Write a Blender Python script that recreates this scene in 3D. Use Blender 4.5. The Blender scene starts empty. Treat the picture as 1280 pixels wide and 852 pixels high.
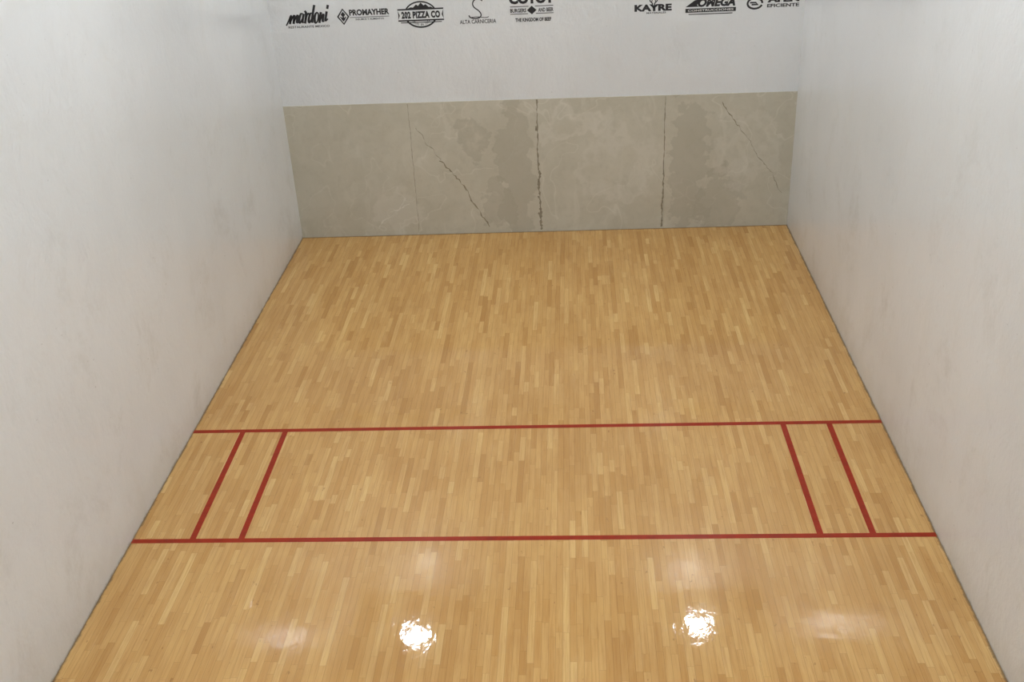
import bpy, bmesh, math, random
from mathutils import Matrix, Vector
random.seed(7)
sc = bpy.context.scene
sc.view_settings.view_transform = 'Standard'
COL = sc.collection

# ------------------------------------------------------------------ helpers
def link(o, parent=None):
    COL.objects.link(o)
    if parent: o.parent = parent
    return o

def srgb(r, g, b):
    f = lambda c: (c/255/12.92) if c/255 <= .04045 else ((c/255+.055)/1.055)**2.4
    return (f(r), f(g), f(b), 1)

class NT:
    def __init__(s, name):
        s.m = bpy.data.materials.new(name); s.m.use_nodes = True
        s.t = s.m.node_tree; s.n = s.t.nodes; s.l = s.t.links
        s.b = s.n['Principled BSDF']
    def node(s, ty, **kw):
        n = s.n.new(ty)
        for k, v in kw.items(): setattr(n, k, v)
        return n
    def put(s, sock, v):
        if isinstance(v, bpy.types.NodeSocket): s.l.new(v, sock)
        else: sock.default_value = v
    def math(s, op, a, b=0.0, c=None, clamp=False):
        n = s.node('ShaderNodeMath', operation=op, use_clamp=clamp)
        s.put(n.inputs[0], a); s.put(n.inputs[1], b)
        if c is not None: s.put(n.inputs[2], c)
        return n.outputs[0]
    def pos(s):
        return s.node('ShaderNodeNewGeometry').outputs['Position']
    def sep(s, v):
        n = s.node('ShaderNodeSeparateXYZ'); s.put(n.inputs[0], v); return n.outputs
    def comb(s, x, y, z):
        n = s.node('ShaderNodeCombineXYZ')
        for i, v in enumerate((x, y, z)): s.put(n.inputs[i], v)
        return n.outputs[0]
    def scale(s, v, k):
        n = s.node('ShaderNodeVectorMath', operation='MULTIPLY')
        s.put(n.inputs[0], v); s.put(n.inputs[1], k); return n.outputs[0]
    def noise(s, v, sc_, det=4, rough=.55, dist=0):
        n = s.node('ShaderNodeTexNoise'); s.put(n.inputs['Vector'], v)
        n.inputs['Scale'].default_value = sc_; n.inputs['Detail'].default_value = det
        n.inputs['Roughness'].default_value = rough; n.inputs['Distortion'].default_value = dist
        return n.outputs['Fac']
    def white(s, v, dim='3D'):
        n = s.node('ShaderNodeTexWhiteNoise', noise_dimensions=dim)
        s.put(n.inputs['W' if dim == '1D' else 'Vector'], v); return n.outputs['Value']
    def ss(s, v, a, b, lo=0., hi=1.):
        n = s.node('ShaderNodeMapRange', interpolation_type='SMOOTHSTEP')
        s.put(n.inputs['Value'], v)
        for k, q in zip(('From Min', 'From Max', 'To Min', 'To Max'), (a, b, lo, hi)): s.put(n.inputs[k], q)
        return n.outputs['Result']
    def mix(s, f, a, b, mode='MIX'):
        n = s.node('ShaderNodeMix', data_type='RGBA', blend_type=mode)
        s.put(n.inputs[0], f); s.put(n.inputs[6], a); s.put(n.inputs[7], b)
        return n.outputs[2]
    def ramp(s, f, stops):
        n = s.node('ShaderNodeValToRGB'); s.put(n.inputs[0], f)
        e = n.color_ramp.elements
        while len(e) < len(stops): e.new(.5)
        for el, (p, c) in zip(e, stops): el.position = p; el.color = c
        return n.outputs[0]
    def bump(s, h, st, dist, prev=None):
        n = s.node('ShaderNodeBump'); s.put(n.inputs['Height'], h)
        n.inputs['Strength'].default_value = st; n.inputs['Distance'].default_value = dist
        if prev is not None: s.l.new(prev, n.inputs['Normal'])
        return n.outputs['Normal']

def box(name, lo, hi, mat, parent=None, bevel=0):
    bm = bmesh.new(); bmesh.ops.create_cube(bm, size=1)
    c = [(a+b)/2 for a, b in zip(lo, hi)]; d = [b-a for a, b in zip(lo, hi)]
    for v in bm.verts: v.co = Vector((v.co.x*d[0], v.co.y*d[1], v.co.z*d[2]))
    if bevel: bmesh.ops.bevel(bm, geom=bm.edges[:], offset=bevel, segments=2, affect='EDGES')
    me = bpy.data.meshes.new(name); bm.to_mesh(me); bm.free()
    me.materials.append(mat)
    o = bpy.data.objects.new(name, me); o.location = c
    return link(o, parent)

# ------------------------------------------------------------------ materials
def wall_mat(name, base, dark, warm, stain=.35, scuff=.6, coat=.8, crough=.17):
    t = NT(name); P = t.pos(); x, y, z = t.sep(P)
    big = t.noise(P, .55, 3, .5)
    mid = t.noise(t.scale(P, (1, 1, .6)), 3.2, 6, .62, .4)
    patch = t.noise(t.scale(P, (1, 1, .8)), 1.6, 9, .78, .3)
    fine = t.noise(P, 22, 5, .6)
    c = t.mix(t.ss(big, .35, .68), base, dark)
    c = t.mix(t.math('MULTIPLY', t.ss(mid, .5, .75), .25), c, warm)
    c = t.mix(t.math('MULTIPLY', t.ss(fine, .54, .72), .28), c, dark)
    sm = t.math('MULTIPLY', t.ss(patch, .5, .74), t.ss(z, 4.4, .3, .2, .7))
    c = t.mix(t.math('MULTIPLY', sm, scuff), c, srgb(182, 181, 175))
    v = t.node('ShaderNodeTexVoronoi', feature='F1'); t.put(v.inputs['Vector'], t.scale(P, (1.0, 1.0, 1.9)))
    v.inputs['Scale'].default_value = 4.8; v.inputs['Randomness'].default_value = 1
    sp = t.math('MULTIPLY', t.ss(v.outputs['Distance'], .06, .015), t.ss(z, 3.4, .3, .25, .7))
    sp = t.math('MULTIPLY', sp, t.ss(t.noise(P, 1.7, 2), .42, .52))
    c = t.mix(sp, c, srgb(142, 142, 140))
    low = t.math('ADD', z, t.math('MULTIPLY', t.noise(P, 6, 4), .35))
    c = t.mix(t.ss(low, .6, .12, 0, stain), c, srgb(184, 180, 170))
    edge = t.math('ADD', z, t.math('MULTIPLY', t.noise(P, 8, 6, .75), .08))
    c = t.mix(t.ss(edge, .062, .034, 0, .7), c, srgb(118, 110, 96))  # shadow line of the floor gap, with dirt, painted into the wall colour
    t.put(t.b.inputs['Base Color'], c)
    t.b.inputs['Roughness'].default_value = .5
    t.b.inputs['Coat Weight'].default_value = coat
    t.b.inputs['Coat Roughness'].default_value = crough
    n = t.bump(mid, .75, .03)
    n = t.bump(fine, .6, .008, n)
    t.l.new(n, t.b.inputs['Normal'])
    t.l.new(t.bump(mid, .08, .01), t.b.inputs['Coat Normal'])
    return t.m

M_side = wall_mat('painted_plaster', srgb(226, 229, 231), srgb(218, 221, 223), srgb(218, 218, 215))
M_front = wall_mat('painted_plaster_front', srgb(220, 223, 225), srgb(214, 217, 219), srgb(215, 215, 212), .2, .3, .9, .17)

def floor_mat():
    t = NT('maple_strip_floor'); P = t.pos(); x, y, z = t.sep(P)
    W = .047
    xs = t.math('DIVIDE', t.math('ADD', x, 10), W)
    ix = t.math('FLOOR', xs); fx = t.math('FRACT', xs)
    r1 = t.white(t.comb(ix, 3.1, 0)); r2 = t.white(t.comb(ix, 9.7, 0))
    L = t.math('MULTIPLY_ADD', r2, .6, .6)
    ys = t.math('DIVIDE', t.math('ADD', y, t.math('MULTIPLY_ADD', r1, 9, 40)), L)
    iy0 = t.math('FLOOR', ys); fy0 = t.math('FRACT', ys)
    cut = t.math('MULTIPLY_ADD', t.white(t.comb(ix, iy0, 5)), .7, .15)
    half = t.math('GREATER_THAN', fy0, cut)
    iy = t.math('MULTIPLY_ADD', iy0, 2, half)
    rc = t.white(t.comb(ix, iy, 1)); rc2 = t.white(t.comb(ix, iy, 2))
    c = t.ramp(rc, [(0, srgb(176, 131, 72)), (.1, srgb(186, 142, 81)), (.45, srgb(195, 153, 91)),
                    (.85, srgb(201, 160, 98)), (1, srgb(210, 173, 113))])
    c = t.mix(t.ss(rc2, .3, 1, 0, .3), c, srgb(193, 147, 84))
    # long streaks and cloudy figure that flow over neighbouring boards
    st = t.noise(t.comb(t.math('MULTIPLY', x, 9), t.math('MULTIPLY', y, 1.3), 0), 1, 5, .65, .3)
    c = t.mix(t.ss(st, .4, .7, 0, .3), c, srgb(175, 127, 68))
    c = t.mix(t.ss(st, .48, .28, 0, .25), c, srgb(213, 176, 119))
    g = t.noise(t.comb(t.math('ADD', t.math('MULTIPLY', x, 70), t.math('MULTIPLY', rc2, 90)), t.math('MULTIPLY', y, 3.0), rc), 1, 5, .6, .6)
    c = t.mix(t.ss(g, .42, .75, 0, .45), c, srgb(160, 112, 56))
    k = t.noise(t.comb(t.math('MULTIPLY', x, 26), t.math('MULTIPLY', y, 14), rc2), 1, 2, .5, 0)
    c = t.mix(t.ss(k, .7, .79, 0, .5), c, srgb(122, 80, 42))
    big = t.noise(P, .8, 4, .6)
    c = t.mix(t.ss(big, .4, .7, 0, .22), c, srgb(156, 110, 56))
    sx_ = t.math('LESS_THAN', t.math('MINIMUM', fx, t.math('SUBTRACT', 1, fx)), .024)
    e1 = t.math('MULTIPLY', t.math('ABSOLUTE', t.math('SUBTRACT', fy0, cut)), L)
    e2 = t.math('MULTIPLY', t.math('MINIMUM', fy0, t.math('SUBTRACT', 1, fy0)), L)
    sy_ = t.math('LESS_THAN', t.math('MINIMUM', e1, e2), .0013)
    c = t.mix(t.math('MULTIPLY', sx_, .42), c, srgb(96, 62, 28))
    c = t.mix(t.math('MULTIPLY', sy_, .28), c, srgb(96, 62, 28))
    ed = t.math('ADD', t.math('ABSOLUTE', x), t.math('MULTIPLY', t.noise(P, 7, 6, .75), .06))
    c = t.mix(t.ss(ed, 3.058, 3.076, 0, .75), c, srgb(96, 80, 58))  # shadow line of the gap at the side walls, painted into the floor colour
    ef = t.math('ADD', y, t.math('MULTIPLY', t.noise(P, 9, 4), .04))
    c = t.mix(t.ss(ef, -.03, .0, 0, .8), c, srgb(110, 90, 64))  # same painted gap line along the front wall
    t.put(t.b.inputs['Base Color'], c)
    t.b.inputs['Roughness'].default_value = .55
    t.b.inputs['Specular IOR Level'].default_value = .12
    t.b.inputs['Coat Weight'].default_value = .85
    t.b.inputs['Coat Roughness'].default_value = .045
    t.b.inputs['Coat IOR'].default_value = 1.45
    wav = t.noise(t.scale(P, (1, .6, 1)), 12, 3, .55)
    tilt = t.math('MULTIPLY', rc2, fx)   # every board lies at its own tiny angle
    n = t.bump(wav, .22, .005)
    n = t.bump(tilt, .25, .0014, n)
    t.l.new(n, t.b.inputs['Coat Normal'])
    return t.m
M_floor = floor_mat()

def conc_mat():
    t = NT('bare_concrete'); P = t.pos(); x, y, z = t.sep(P)
    n1 = t.noise(P, 1.6, 6, .6, .3); n2 = t.noise(P, 9, 6, .65); n3 = t.noise(t.scale(P, (1, 1, .5)), 3.5, 5, .6, 1.2)
    c = t.mix(t.ss(n1, .35, .65), srgb(193, 188, 172), srgb(185, 180, 163))
    c = t.mix(t.ss(n2, .45, .75, 0, .35), c, srgb(168, 162, 144))
    c = t.mix(t.ss(n3, .55, .68, 0, .4), c, srgb(202, 197, 183))
    vv = t.noise(t.scale(P, (1, 1, 1)), 1.3, 3, .5, .6)
    vein = t.ss(t.math('ABSOLUTE', t.math('SUBTRACT', vv, .53)), .008, .001, 0, .35)
    c = t.mix(vein, c, srgb(212, 208, 196))
    warp = t.math('ADD', t.math('MULTIPLY', t.math('SUBTRACT', t.noise(P, 2.3, 2, .5), .5), 3.0),
                  t.math('MULTIPLY', t.math('SUBTRACT', t.noise(P, 6, 6, .6), .5), 2.4))
    def ell(cx, cz, rx, rz):
        a = t.math('DIVIDE', t.math('SUBTRACT', x, cx), rx); b = t.math('DIVIDE', t.math('SUBTRACT', z, cz), rz)
        d = t.math('SQRT', t.math('ADD', t.math('MULTIPLY', a, a), t.math('MULTIPLY', b, b)))
        return t.math('ADD', d, warp)
    def blot(cx, cz, rx, rz, s_, col, ring=False):
        nonlocal c
        d = ell(cx, cz, rx, rz)
        m = t.ss(d, 1.18, .85, 0, s_)
        if ring: m = t.math('MULTIPLY', m, t.ss(d, .3, .85))
        c = t.mix(m, c, col)
        if col is dk:   # tide line at the rim of the damp stain
            c = t.mix(t.ss(t.math('ABSOLUTE', t.math('SUBTRACT', d, 1.02)), .14, .01, 0, .25), c, srgb(158, 152, 135))
    dk = srgb(170, 164, 147)
    blot(-.28, .85, .19, .8, .6, dk)
    blot(-.78, 1.22, .16, .23, .6, dk, True)
    blot(-.5, .4, .18, .28, .5, dk)
    blot(1.82, .95, .25, .8, .6, dk)
    blot(2.15, .35, .24, .33, .5, dk)
    blot(-2.5, .8, .5, .7, .2, srgb(175, 169, 152))
    lt = srgb(205, 200, 187)
    blot(.35, 1.35, .35, .22, .5, lt, True)
    blot(.95, .9, .4, .5, .4, lt, True)
    blot(2.5, 1.1, .35, .45, .35, lt, True)
    blot(-1.75, .3, .25, .25, .4, lt)
    t.put(t.b.inputs['Base Color'], c)
    t.b.inputs['Roughness'].default_value = .6
    t.l.new(t.bump(n2, .35, .007), t.b.inputs['Normal'])
    return t.m
M_conc = conc_mat()

def simple(name, col, rough=.5, var=.0, vs=8, coat=0):
    t = NT(name)
    n = t.noise(t.pos(), vs, 4, .6)
    d = tuple(q*(1-var) for q in col[:3])+(1,)
    t.put(t.b.inputs['Base Color'], t.mix(t.ss(n, .35, .7), col, d))
    t.b.inputs['Roughness'].default_value = rough
    if coat:
        t.b.inputs['Specular IOR Level'].default_value = .1
        t.b.inputs['Coat Weight'].default_value = coat; t.b.inputs['Coat Roughness'].default_value = .08
    return t.m
M_red = simple('red_court_paint', srgb(148, 41, 15), .5, .2, 12, .25)
M_ink = simple('black_wall_paint', srgb(34, 34, 38), .6, .3, 20)
M_inkl = simple('grey_wall_paint', srgb(66, 66, 70), .6, .3, 20)
M_white = simple('white_wall_paint', srgb(212, 213, 211), .6, .05, 10)
M_crack = simple('crack_dark', srgb(146, 137, 117), .9, .25, 25)
M_faint = simple('crack_faint', srgb(166, 159, 142), .9, .2, 25)
M_pale = simple('scratch_pale', srgb(212, 208, 196), .9, .1, 25)
M_joint = simple('joint_mortar', srgb(146, 137, 118), .9, .3, 12)
M_ceil = simple('ceiling_paint', srgb(222, 224, 224), .8, .05, 2)
M_house = simple('lamp_housing_metal', srgb(190, 190, 192), .4, .1, 6)
def emis(name, s):
    t = NT(name)
    t.b.inputs['Base Color'].default_value = (1, 1, 1, 1)
    t.b.inputs['Emission Color'].default_value = (.95, .985, 1, 1)
    t.b.inputs['Emission Strength'].default_value = s
    return t.m
M_lens = emis('lamp_lens_glow', 218)

# ------------------------------------------------------------------ room shell
YB = -14.6; H = 6.1
def ptop(x): return 1.684-.005*x
def struct(o): o['kind'] = 'structure'; return o
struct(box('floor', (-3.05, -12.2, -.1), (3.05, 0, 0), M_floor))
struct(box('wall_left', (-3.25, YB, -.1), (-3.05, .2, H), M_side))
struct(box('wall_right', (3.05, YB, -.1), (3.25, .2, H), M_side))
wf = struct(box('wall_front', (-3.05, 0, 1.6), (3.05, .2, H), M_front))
for v in wf.data.vertices:      # lower edge of the plaster follows the slightly sloping panel tops
    if v.co.z < 0: v.co.z = ptop(v.co.x)-wf.location.z
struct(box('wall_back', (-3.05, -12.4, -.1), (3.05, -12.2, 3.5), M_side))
struct(box('wall_gallery', (-3.05, YB-.2, 3.3), (3.05, YB, H), M_side))
struct(box('floor_gallery', (-3.05, YB, 3.3), (3.05, -12.4, 3.5), M_ceil))
struct(box('ceiling', (-3.25, YB-.2, H), (3.25, .2, H+.15), M_ceil))

# ------------------------------------------------------------------ jagged strip meshes (cracks, joints)
def strip(name, pts, w, mat, parent, yoff, jit=.012, wv=.6, step=.03):
    P = [Vector(p) for p in pts]; out = []
    for a, b in zip(P[:-1], P[1:]):
        n = max(1, int((b-a).length/step))
        for i in range(n): out.append(a.lerp(b, i/n))
    out.append(P[-1])
    me = bpy.data.meshes.new(name); vs = []; fs = []
    drift = 0
    for i, p in enumerate(out):
        d = (out[min(i+1, len(out)-1)]-out[max(i-1, 0)]).normalized(); nrm = Vector((-d.y, d.x))
        drift = drift*.75+random.uniform(-jit, jit)
        q = p+nrm*drift
        ww = w*(1+random.uniform(-wv, wv))/2
        a = q+nrm*ww; b = q-nrm*ww
        vs += [(a.x-parent.location.x, yoff, a.y), (b.x-parent.location.x, yoff, b.y)]
        if i: k = 2*i; fs.append((k-2, k-1, k+1, k))
    me.from_pydata(vs, [], fs); me.materials.append(mat)
    return link(bpy.data.objects.new(name, me), parent)

T = .008
labels = ["bare beige-grey concrete panel, smooth, beside the white side wall",
          "bare concrete panel with dark damp stains and a diagonal crack",
          "bare pale concrete panel with faint rounded trowel marks",
          "bare concrete panel, blotchy dark stains and a thin crack near corner"]
edges = [-3.05, -1.545, 0.0, 1.52, 3.05]
for i in range(4):
    x0, x1 = edges[i], edges[i+1]
    g = .0008
    bm = bmesh.new()
    xa = x0+(g if i else 0); xb = x1-(g if i < 3 else 0)
    cx = (xa+xb)/2
    def ring(y):
        return [bm.verts.new((px-cx, y, pz)) for px, pz in [(xa, 0.0), (xa, ptop(xa)), (xb, ptop(xb)), (xb, 0.0)]]
    f = ring(-T); b = ring(.12)
    bm.faces.new(f); bm.faces.new(b[::-1])
    for k in range(len(f)):
        j = (k+1) % len(f); bm.faces.new((f[k], b[k], b[j], f[j]))
    bmesh.ops.recalc_face_normals(bm, faces=bm.faces[:])
    me = bpy.data.meshes.new('concrete_panel'); bm.to_mesh(me); bm.free(); me.materials.append(M_conc)
    o = bpy.data.objects.new('concrete_panel' if i == 0 else 'concrete_panel.%03d' % i, me)
    o.location = (cx, 0, 0); link(o)
    o['label'] = labels[i]; o['category'] = 'wall panel'; o['group'] = 'concrete panels along the front wall'
    yy = -T-.0008
    if i == 0:
        strip('joint', [(-1.549, .02), (-1.541, .9), (-1.546, 1.68)], .007, M_faint, o, yy, .003, .5)
        strip('scratch', [(-2.05, .12), (-1.85, .3), (-1.68, .5)], .012, M_pale, o, yy, .012, .9)
        strip('scratch', [(-1.9, .32), (-1.75, .36), (-1.64, .42)], .01, M_pale, o, yy-.0003, .012, .9)
    if i == 1:
        strip('crack', [(-1.47, 1.38), (-1.36, 1.2), (-1.206, .97)], .008, M_faint, o, yy, .014, .8)
        strip('crack', [(-1.206, .97), (-.961, .66), (-.78, .34), (-.63, .09)], .011, M_crack, o, yy, .016, .85)
        strip('joint', [(-.004, .8), (-.006, 1.1), (0, 1.68)], .012, M_joint, o, yy, .005, .8)
        strip('joint', [(-.006, .02), (-.01, .4), (-.004, .8)], .023, M_joint, o, yy, .008, .7, .02)
        for zz in (.22, .36, .44, .55, .66, .85, 1.3):      # chipped spots beside the seam
            dx = random.uniform(-.025, -.005)
            strip('chip', [(dx, zz), (dx+random.uniform(-.01, .01), zz+random.uniform(.03, .06))], .016, M_joint, o, yy-.0004, .004, .6, .012)
    if i == 2:
        strip('joint', [(1.512, .75), (1.514, 1.2), (1.519, 1.67)], .009, M_joint, o, yy, .003, .7)
        strip('joint', [(1.502, .02), (1.508, .4), (1.512, .75)], .015, M_joint, o, yy, .005, .7, .02)
    if i == 3:
        strip('crack', [(2.185, 1.58), (2.39, 1.28)], .008, M_crack, o, yy, .012, .8)
        strip('crack', [(2.39, 1.28), (2.61, .95), (2.83, .68), (2.95, .42)], .008, M_faint, o, yy, .012, .8)

# ------------------------------------------------------------------ court lines
h = .0012
def cline(nm, x0, y0, x1, y1, lab, skew=0):
    o = box(nm, (x0, y0, 0), (x1, y1, h), M_red)
    for v in o.data.vertices:
        if v.co.y > 0: v.co.x += skew
    o['label'] = lab; o['category'] = 'court line'; o['group'] = 'red court lines on the floor'
S, Tt, w = -4.509, -6.048, .0245
cline('court_line', -3.045, S-w, 3.045, S+w, "long red service line painted across the wooden floor")
cline('court_line.001', -3.045, Tt-w, 3.045, Tt+w, "long red short line crossing floor behind service boxes")
ws_ = .024
for k, (xt, xb) in enumerate([(-2.588, -2.572), (-2.2, -2.188), (2.2, 2.207), (2.594, 2.594)]):
    cline('court_line.%03d' % (k+2), xb-ws_, Tt+w, xb+ws_, S-w, "short red service-box line joining the two long lines", xt-xb)

# ------------------------------------------------------------------ wall logos
U, V = .00912, .00885      # size of one lettering unit on the wall
def glyphs(txt, box_, shear=0, bold=0, spacing=1.0):
    cu = bpy.data.curves.new('t', 'FONT'); cu.body = txt; cu.shear = shear; cu.offset = bold
    cu.space_character = spacing; cu.resolution_u = 3
    ob = bpy.data.objects.new('t', cu); COL.objects.link(ob)
    dg = bpy.context.evaluated_depsgraph_get(); dg.update()
    me = bpy.data.meshes.new_from_object(ob.evaluated_get(dg))
    vs = [v.co.copy() for v in me.vertices]; fs = [tuple(p.vertices) for p in me.polygons]
    bpy.data.objects.remove(ob); bpy.data.curves.remove(cu); bpy.data.meshes.remove(me)
    x0 = min(v.x for v in vs); x1 = max(v.x for v in vs); y0 = min(v.y for v in vs); y1 = max(v.y for v in vs)
    a, b, c_, d = box_
    return [(a+(v.x-x0)/(x1-x0)*(c_-a), b+(v.y-y0)/(y1-y0)*(d-b)) for v in vs], fs
def poly(pts): return list(pts), [tuple(range(len(pts)))]
def rect(a, b, c_, d): return poly([(a, b), (c_, b), (c_, d), (a, d)])
def stroke(pts, w, closed=False):
    vs = []; fs = []; n = len(pts)
    for i, p in enumerate(pts):
        if closed: a, b = pts[i-1], pts[(i+1) % n]
        else: a, b = pts[max(i-1, 0)], pts[min(i+1, n-1)]
        d = Vector((b[0]-a[0], b[1]-a[1])); d.normalize()
        ww = w[i] if isinstance(w, (list, tuple)) else w
        vs += [(p[0]-d.y*ww/2, p[1]+d.x*ww/2), (p[0]+d.y*ww/2, p[1]-d.x*ww/2)]
    for i in range(n if closed else n-1):
        j = (i+1) % n; fs.append((2*i, 2*i+1, 2*j+1, 2*j))
    return vs, fs
def smooth(p, it=2):
    for _ in range(it):
        q = [p[0]]
        for a, b in zip(p[:-1], p[1:]): q += [(a[0]*.75+b[0]*.25, a[1]*.75+b[1]*.25), (a[0]*.25+b[0]*.75, a[1]*.25+b[1]*.75)]
        p = q+[p[-1]]
    return p
def arc(cx, cy, rx, ry, a0, a1, n=20):
    return [(cx+rx*math.cos(math.radians(a0+(a1-a0)*i/n)), cy+ry*math.sin(math.radians(a0+(a1-a0)*i/n))) for i in range(n+1)]
def arctext(txt, cx, cy, r, a0, a1, hgt):
    out = []; n = len(txt)
    for i, ch in enumerate(txt):
        if ch == ' ': continue
        a = math.radians(a0+(a1-a0)*(i+.5)/n)
        wd = abs(math.radians(a1-a0))*r/n*.8
        vs, fs = glyphs(ch, (-wd/2, -hgt/2, wd/2, hgt/2), 0, .02)
        px, py = cx+r*math.cos(a), cy+r*math.sin(a)
        rot = a-math.pi/2 if a1 < a0 else a+math.pi/2
        out.append(([(px+u*math.cos(rot)-v*math.sin(rot), py+u*math.sin(rot)+v*math.cos(rot)) for u, v in vs], fs))
    return out
def brush(letters, x0, base, sx, sy, shear, w):
    out = []
    for pts_list in letters:
        pts = smooth([(x0+x*sx+y*sy*shear, base+y*sy) for x, y in pts_list], 2)
        n = len(pts); ws = []
        for i, p in enumerate(pts):      # thick down-strokes, thin up-strokes
            a = pts[max(i-1, 0)]; b = pts[min(i+1, n-1)]
            up = abs(b[1]-a[1])/(abs(b[0]-a[0])+abs(b[1]-a[1])+1e-6)
            ws.append(w*(.45+.7*up) if b[1] < a[1] else w*(.45+.25*up))
        out.append(stroke(pts, ws))
    return out

def decal(name, shapes, mat, parent, lay=0):
    vs = []; fs = []
    for a, f in shapes:
        k = len(vs); vs += [(u*U, -.0008-lay*.0007, v*V) for u, v in a]; fs += [tuple(i+k for i in q) for q in f]
    me = bpy.data.meshes.new(name); me.from_pydata(vs, [], fs)
    bm = bmesh.new(); bm.from_mesh(me)
    for f in bm.faces:
        f.normal_update()
        if f.normal.y > 0: f.normal_flip()
    bm.to_mesh(me); bm.free()
    me.materials.append(mat)
    return link(bpy.data.objects.new(name, me), parent)
cnt = [0]
def logo(x, z, lab):
    n = 'wall_logo' if cnt[0] == 0 else 'wall_logo.%03d' % cnt[0]; cnt[0] += 1
    e = bpy.data.objects.new(n, None); e.empty_display_size = .1; e.location = (x, 0, z); link(e)
    e['label'] = lab; e['category'] = 'wall logo'; e['group'] = 'black sponsor logos painted on front wall'
    return e

# 1 - brush script word
e = logo(-2.606, 2.744, "black brush-script lettering logo painted on white wall")
script = [
    [(-.7, -.15), (.0, .5), (.45, 1.05), (.2, 0)], [(.3, .2), (1.3, 1.15), (1.1, 0)], [(1.15, .2), (2.15, 1.15), (1.85, .05), (2.3, .15)],
    [(3.45, .95), (2.85, 1.1), (2.4, .4), (2.7, -.08), (3.35, .6)], [(3.55, 1.0), (3.25, .05), (3.7, .15)],
    [(3.75, 1.3), (4.25, 1.05), (4.0, 0)], [(4.1, .4), (4.6, 1.1), (5.0, .9)],
    [(5.85, .95), (5.25, 1.1), (4.8, .4), (5.1, -.08), (5.75, .6)], [(6.1, 1.85), (5.85, 1), (5.65, .05), (6.1, .15)],
    [(7.0, 1.1), (6.45, .95), (6.3, .3), (6.7, -.1), (7.25, .3), (7.3, .9), (6.95, 1.1), (6.6, 1.0)],
    [(7.85, 1.1), (7.6, 0)], [(7.7, .2), (8.6, 1.15), (8.35, .05), (8.8, .2)],
    [(9.3, 1.15), (9.0, .05), (9.7, .4)], [(9.5, 1.8), (9.4, 1.4)]]
decal('lettering', brush(script, -24.5, -9.6, 5.1, 12.4, .18, 3.0), M_ink, e)
decal('tagline', [glyphs('RESTAURANTE MEXICO', (-26, -15.2, 27, -12.3), 0, .02)], M_inkl, e)
# 2 - diamond + word
e = logo(-1.957, 2.718, "black diamond emblem with spaced capital lettering on wall")
def dia(cx, cy, rx, ry): return [(cx-rx, cy), (cx, cy-ry), (cx+rx, cy), (cx, cy+ry)]
decal('emblem', [stroke(dia(-25.5, 0, 6.8, 9.4), 2.3, True), poly(dia(-25.5, 2.6, 3, 3.8)), poly(dia(-25.5, -2.8, 2.8, 3.4)),
                 stroke([(-29, 0), (-25.5, -5), (-22, 0)], 1.4)], M_ink, e)
decal('lettering', [glyphs('PROMAYHER', (-17.5, .8, 33.5, 8.6), 0, .045)], M_ink, e)
decal('tagline', [stroke([(-17, -1.4), (33, -1.4)], .7), glyphs('INSUMOS Y ALIMENTOS', (-10, -5.2, 26, -2.8), 0, .02)], M_inkl, e)
# 3 - pizza badge
e = logo(-1.291, 2.691, "black badge logo with mountain peaks, banner and circle")
decal('emblem', [stroke(arc(0, 2, 20, 16, 25, 155, 20), 1.8), stroke(arc(0, 2, 20, 16, 205, 335, 20), 2.1),
                 poly([(-17, 9.5), (-12, 11.5), (-9, 11), (-5, 14.8), (-2.5, 12.8), (1, 17), (4.5, 13.2), (7, 14.8), (11, 11), (13, 11.5), (17, 9.5)]),
                 stroke([(-29, -5.2), (-27.4, 1.5), (-29, 8.8), (29, 8.8), (27.4, 1.5), (29, -5.2)], 1.9, True),
                 stroke([(-26, -7.8), (26, -7.8)], 1.1)], M_ink, e)
decal('lettering', [glyphs('202 PIZZA CO', (-24.5, -2.8, 24.5, 6.3), 0, .06, 1.08)]+arctext('HECHO EN CASA', 0, 2, 12.8, 215, 325, 2.8), M_ink, e)
# 4 - thin S monogram
e = logo(-.638, 2.664, "thin black flourished S monogram over small capital lettering")
S1 = [(7, 19), (3, 22), (-3, 21), (-6, 16), (-4, 11), (2, 7), (5, 2), (3, -2), (-4, -3.2), (-10, -1), (-11, 1.5)]
decal('emblem', [stroke(smooth(S1), 1.5), stroke(smooth([(-10, -1.5), (0, -.5), (10, -2.5), (14, -1)]), .9)], M_ink, e)
decal('lettering', [glyphs('ALTA CARNICERIA', (-23, -9.2, 23, -4), 0, .02)], M_inkl, e)
# 5 - food logo
e = logo(-.016, 2.642, "black block-letter food logo with diamond and tagline")
decal('lettering', [glyphs('COYOT', (-28, 15.5, 28, 28.5), 0, .06), glyphs('BURGERS', (-27, 5, -7, 10), 0, .035), glyphs('AND BEER', (8, 5, 27, 10), 0, .035)], M_ink, e)
decal('emblem', [poly(dia(0, 7.5, 6, 5.4)), stroke([(-27, 3.2), (-5, 3.2)], .9), stroke([(5, 3.2), (27, 3.2)], .9),
                 stroke([(-27, 12.4), (-4, 12.4)], .9), stroke([(4, 12.4), (27, 12.4)], .9)], M_ink, e)
decal('tagline', [glyphs('THE KINGDOM OF BEEF', (-21, -6.8, 24, -2), 0, .04)], M_ink, e)
# 6 - antler word
e = logo(1.358, 2.597, "black wide lettering logo topped by small antler mark")
decal('lettering', [glyphs('KAYRE', (-23, 5.2, 23, 13.8), 0, .055)], M_ink, e)
decal('emblem', [stroke([(0, 9), (-1, 15), (-4, 18), (-4, 21)], 1.4), stroke([(1, 9), (2, 15), (5, 18), (5, 21)], 1.4),
                 stroke([(-2, 16), (-1, 20)], 1), stroke([(3, 16), (2.5, 20)], 1)], M_ink, e)
decal('tagline', [glyphs('MATERIALES', (-8, 2, 16, 4.2), 0, .02)], M_inkl, e)
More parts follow.
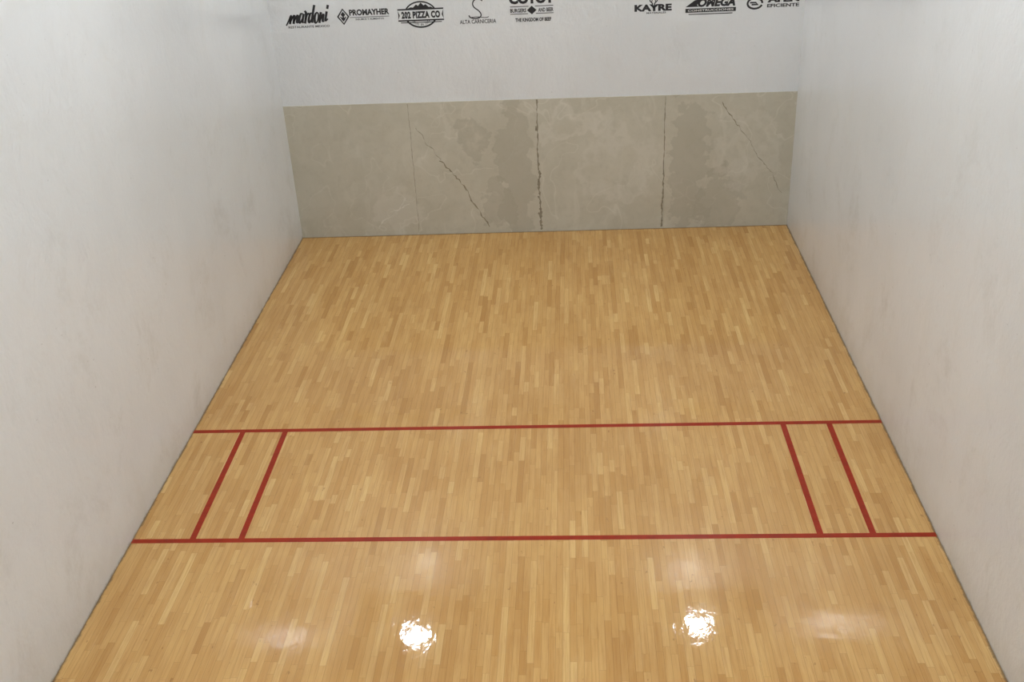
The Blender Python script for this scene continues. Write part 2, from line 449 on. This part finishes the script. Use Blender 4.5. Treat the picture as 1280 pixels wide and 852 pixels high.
# 7 - bar logo
e = logo(2.005, 2.583, "black bold lettering over solid bar with white words")
decal('lettering', [glyphs('OMEGA', (-16, 9.5, 30, 20), .25, .055)], M_ink, e)
decal('emblem', [poly([(-31, 10), (-20, 18), (-12, 20), (-17, 12), (-14, 10)]), rect(-31, 3, 31, 8), stroke([(-27, .8), (27, .8)], 1.1)], M_ink, e)
decal('banner_text', [glyphs('CONSTRUCCIONES', (-28, 4.2, 28, 6.8), 0, .02)], M_white, e, 1)
# 8 - circle logo
e = logo(2.679, 2.56, "black round symbol logo beside two lines of lettering")
decal('emblem', [stroke(arc(-20, 14, 9, 6.5, 0, 342, 24), 2.4, False), stroke([(-26, 15), (-19, 15), (-16, 12.5), (-24, 12.5)], 1.9)], M_ink, e)
decal('lettering', [glyphs('AFEN', (-5, 14.5, 34, 22), 0, .055), glyphs('EFICIENTE', (-5, 8.4, 34, 12.7), 0, .035)], M_ink, e)

# ------------------------------------------------------------------ ceiling lamps
def cyl(name, r1, r2, z0, z1, mat, parent, seg=40):
    bm = bmesh.new()
    bmesh.ops.create_cone(bm, cap_ends=True, segments=seg, radius1=r1, radius2=r2, depth=z1-z0)
    bmesh.ops.bevel(bm, geom=[q for q in bm.edges if len(q.link_faces) == 2 and q.calc_face_angle(0) > 1], offset=.006, segments=2, affect='EDGES')
    me = bpy.data.meshes.new(name); bm.to_mesh(me); bm.free(); me.materials.append(mat)
    for p in me.polygons: p.use_smooth = len(p.vertices) == 4
    o = bpy.data.objects.new(name, me); o.location = (0, 0, (z0+z1)/2)
    return link(o, parent)
k = 0
for (x, y) in [(-2.09, -.82), (2.05, -.62), (-1.9, -5.0), (1.9, -5.0), (-1.9, -8.2), (1.9, -8.2), (-1.9, -11.3), (1.9, -11.3)]:  # front pair mirrors in the floor; rows behind are unseen, extended to even the light
    e = bpy.data.objects.new('ceiling_lamp' if k == 0 else 'ceiling_lamp.%03d' % k, None); k += 1
    e.location = (x, y, H); link(e)
    e['label'] = "round white ceiling-mounted court lamp with bright lens, unseen rows added for even light"; e['category'] = 'ceiling lamp'; e['group'] = 'court ceiling lamps'
    cyl('housing', .2, .17, -.07, 0, M_house, e)
    cyl('lens', .147, .15, -.09, -.07, M_lens, e)

# ------------------------------------------------------------------ world + camera
wd = bpy.data.worlds.new('w'); sc.world = wd; wd.use_nodes = True
wd.node_tree.nodes['Background'].inputs[0].default_value = (.8, .85, .9, 1)
wd.node_tree.nodes['Background'].inputs[1].default_value = .3

cam = bpy.data.cameras.new('camera'); co = bpy.data.objects.new('camera', cam); link(co)
cam.sensor_width = 36; cam.sensor_fit = 'HORIZONTAL'; cam.lens = 1317.7/1280*36
cam.clip_start = .05
r = Vector((0.99782, 0.04571, -0.04765)).normalized()
u = Vector((0.0202, 0.47574, 0.87939)); u = (u-r*u.dot(r)).normalized()
b = r.cross(u)
m = Matrix(((r.x, u.x, b.x, .438), (r.y, u.y, b.y, -12.351), (r.z, u.z, b.z, 5.095), (0, 0, 0, 1)))
co.matrix_world = m
sc.camera = co
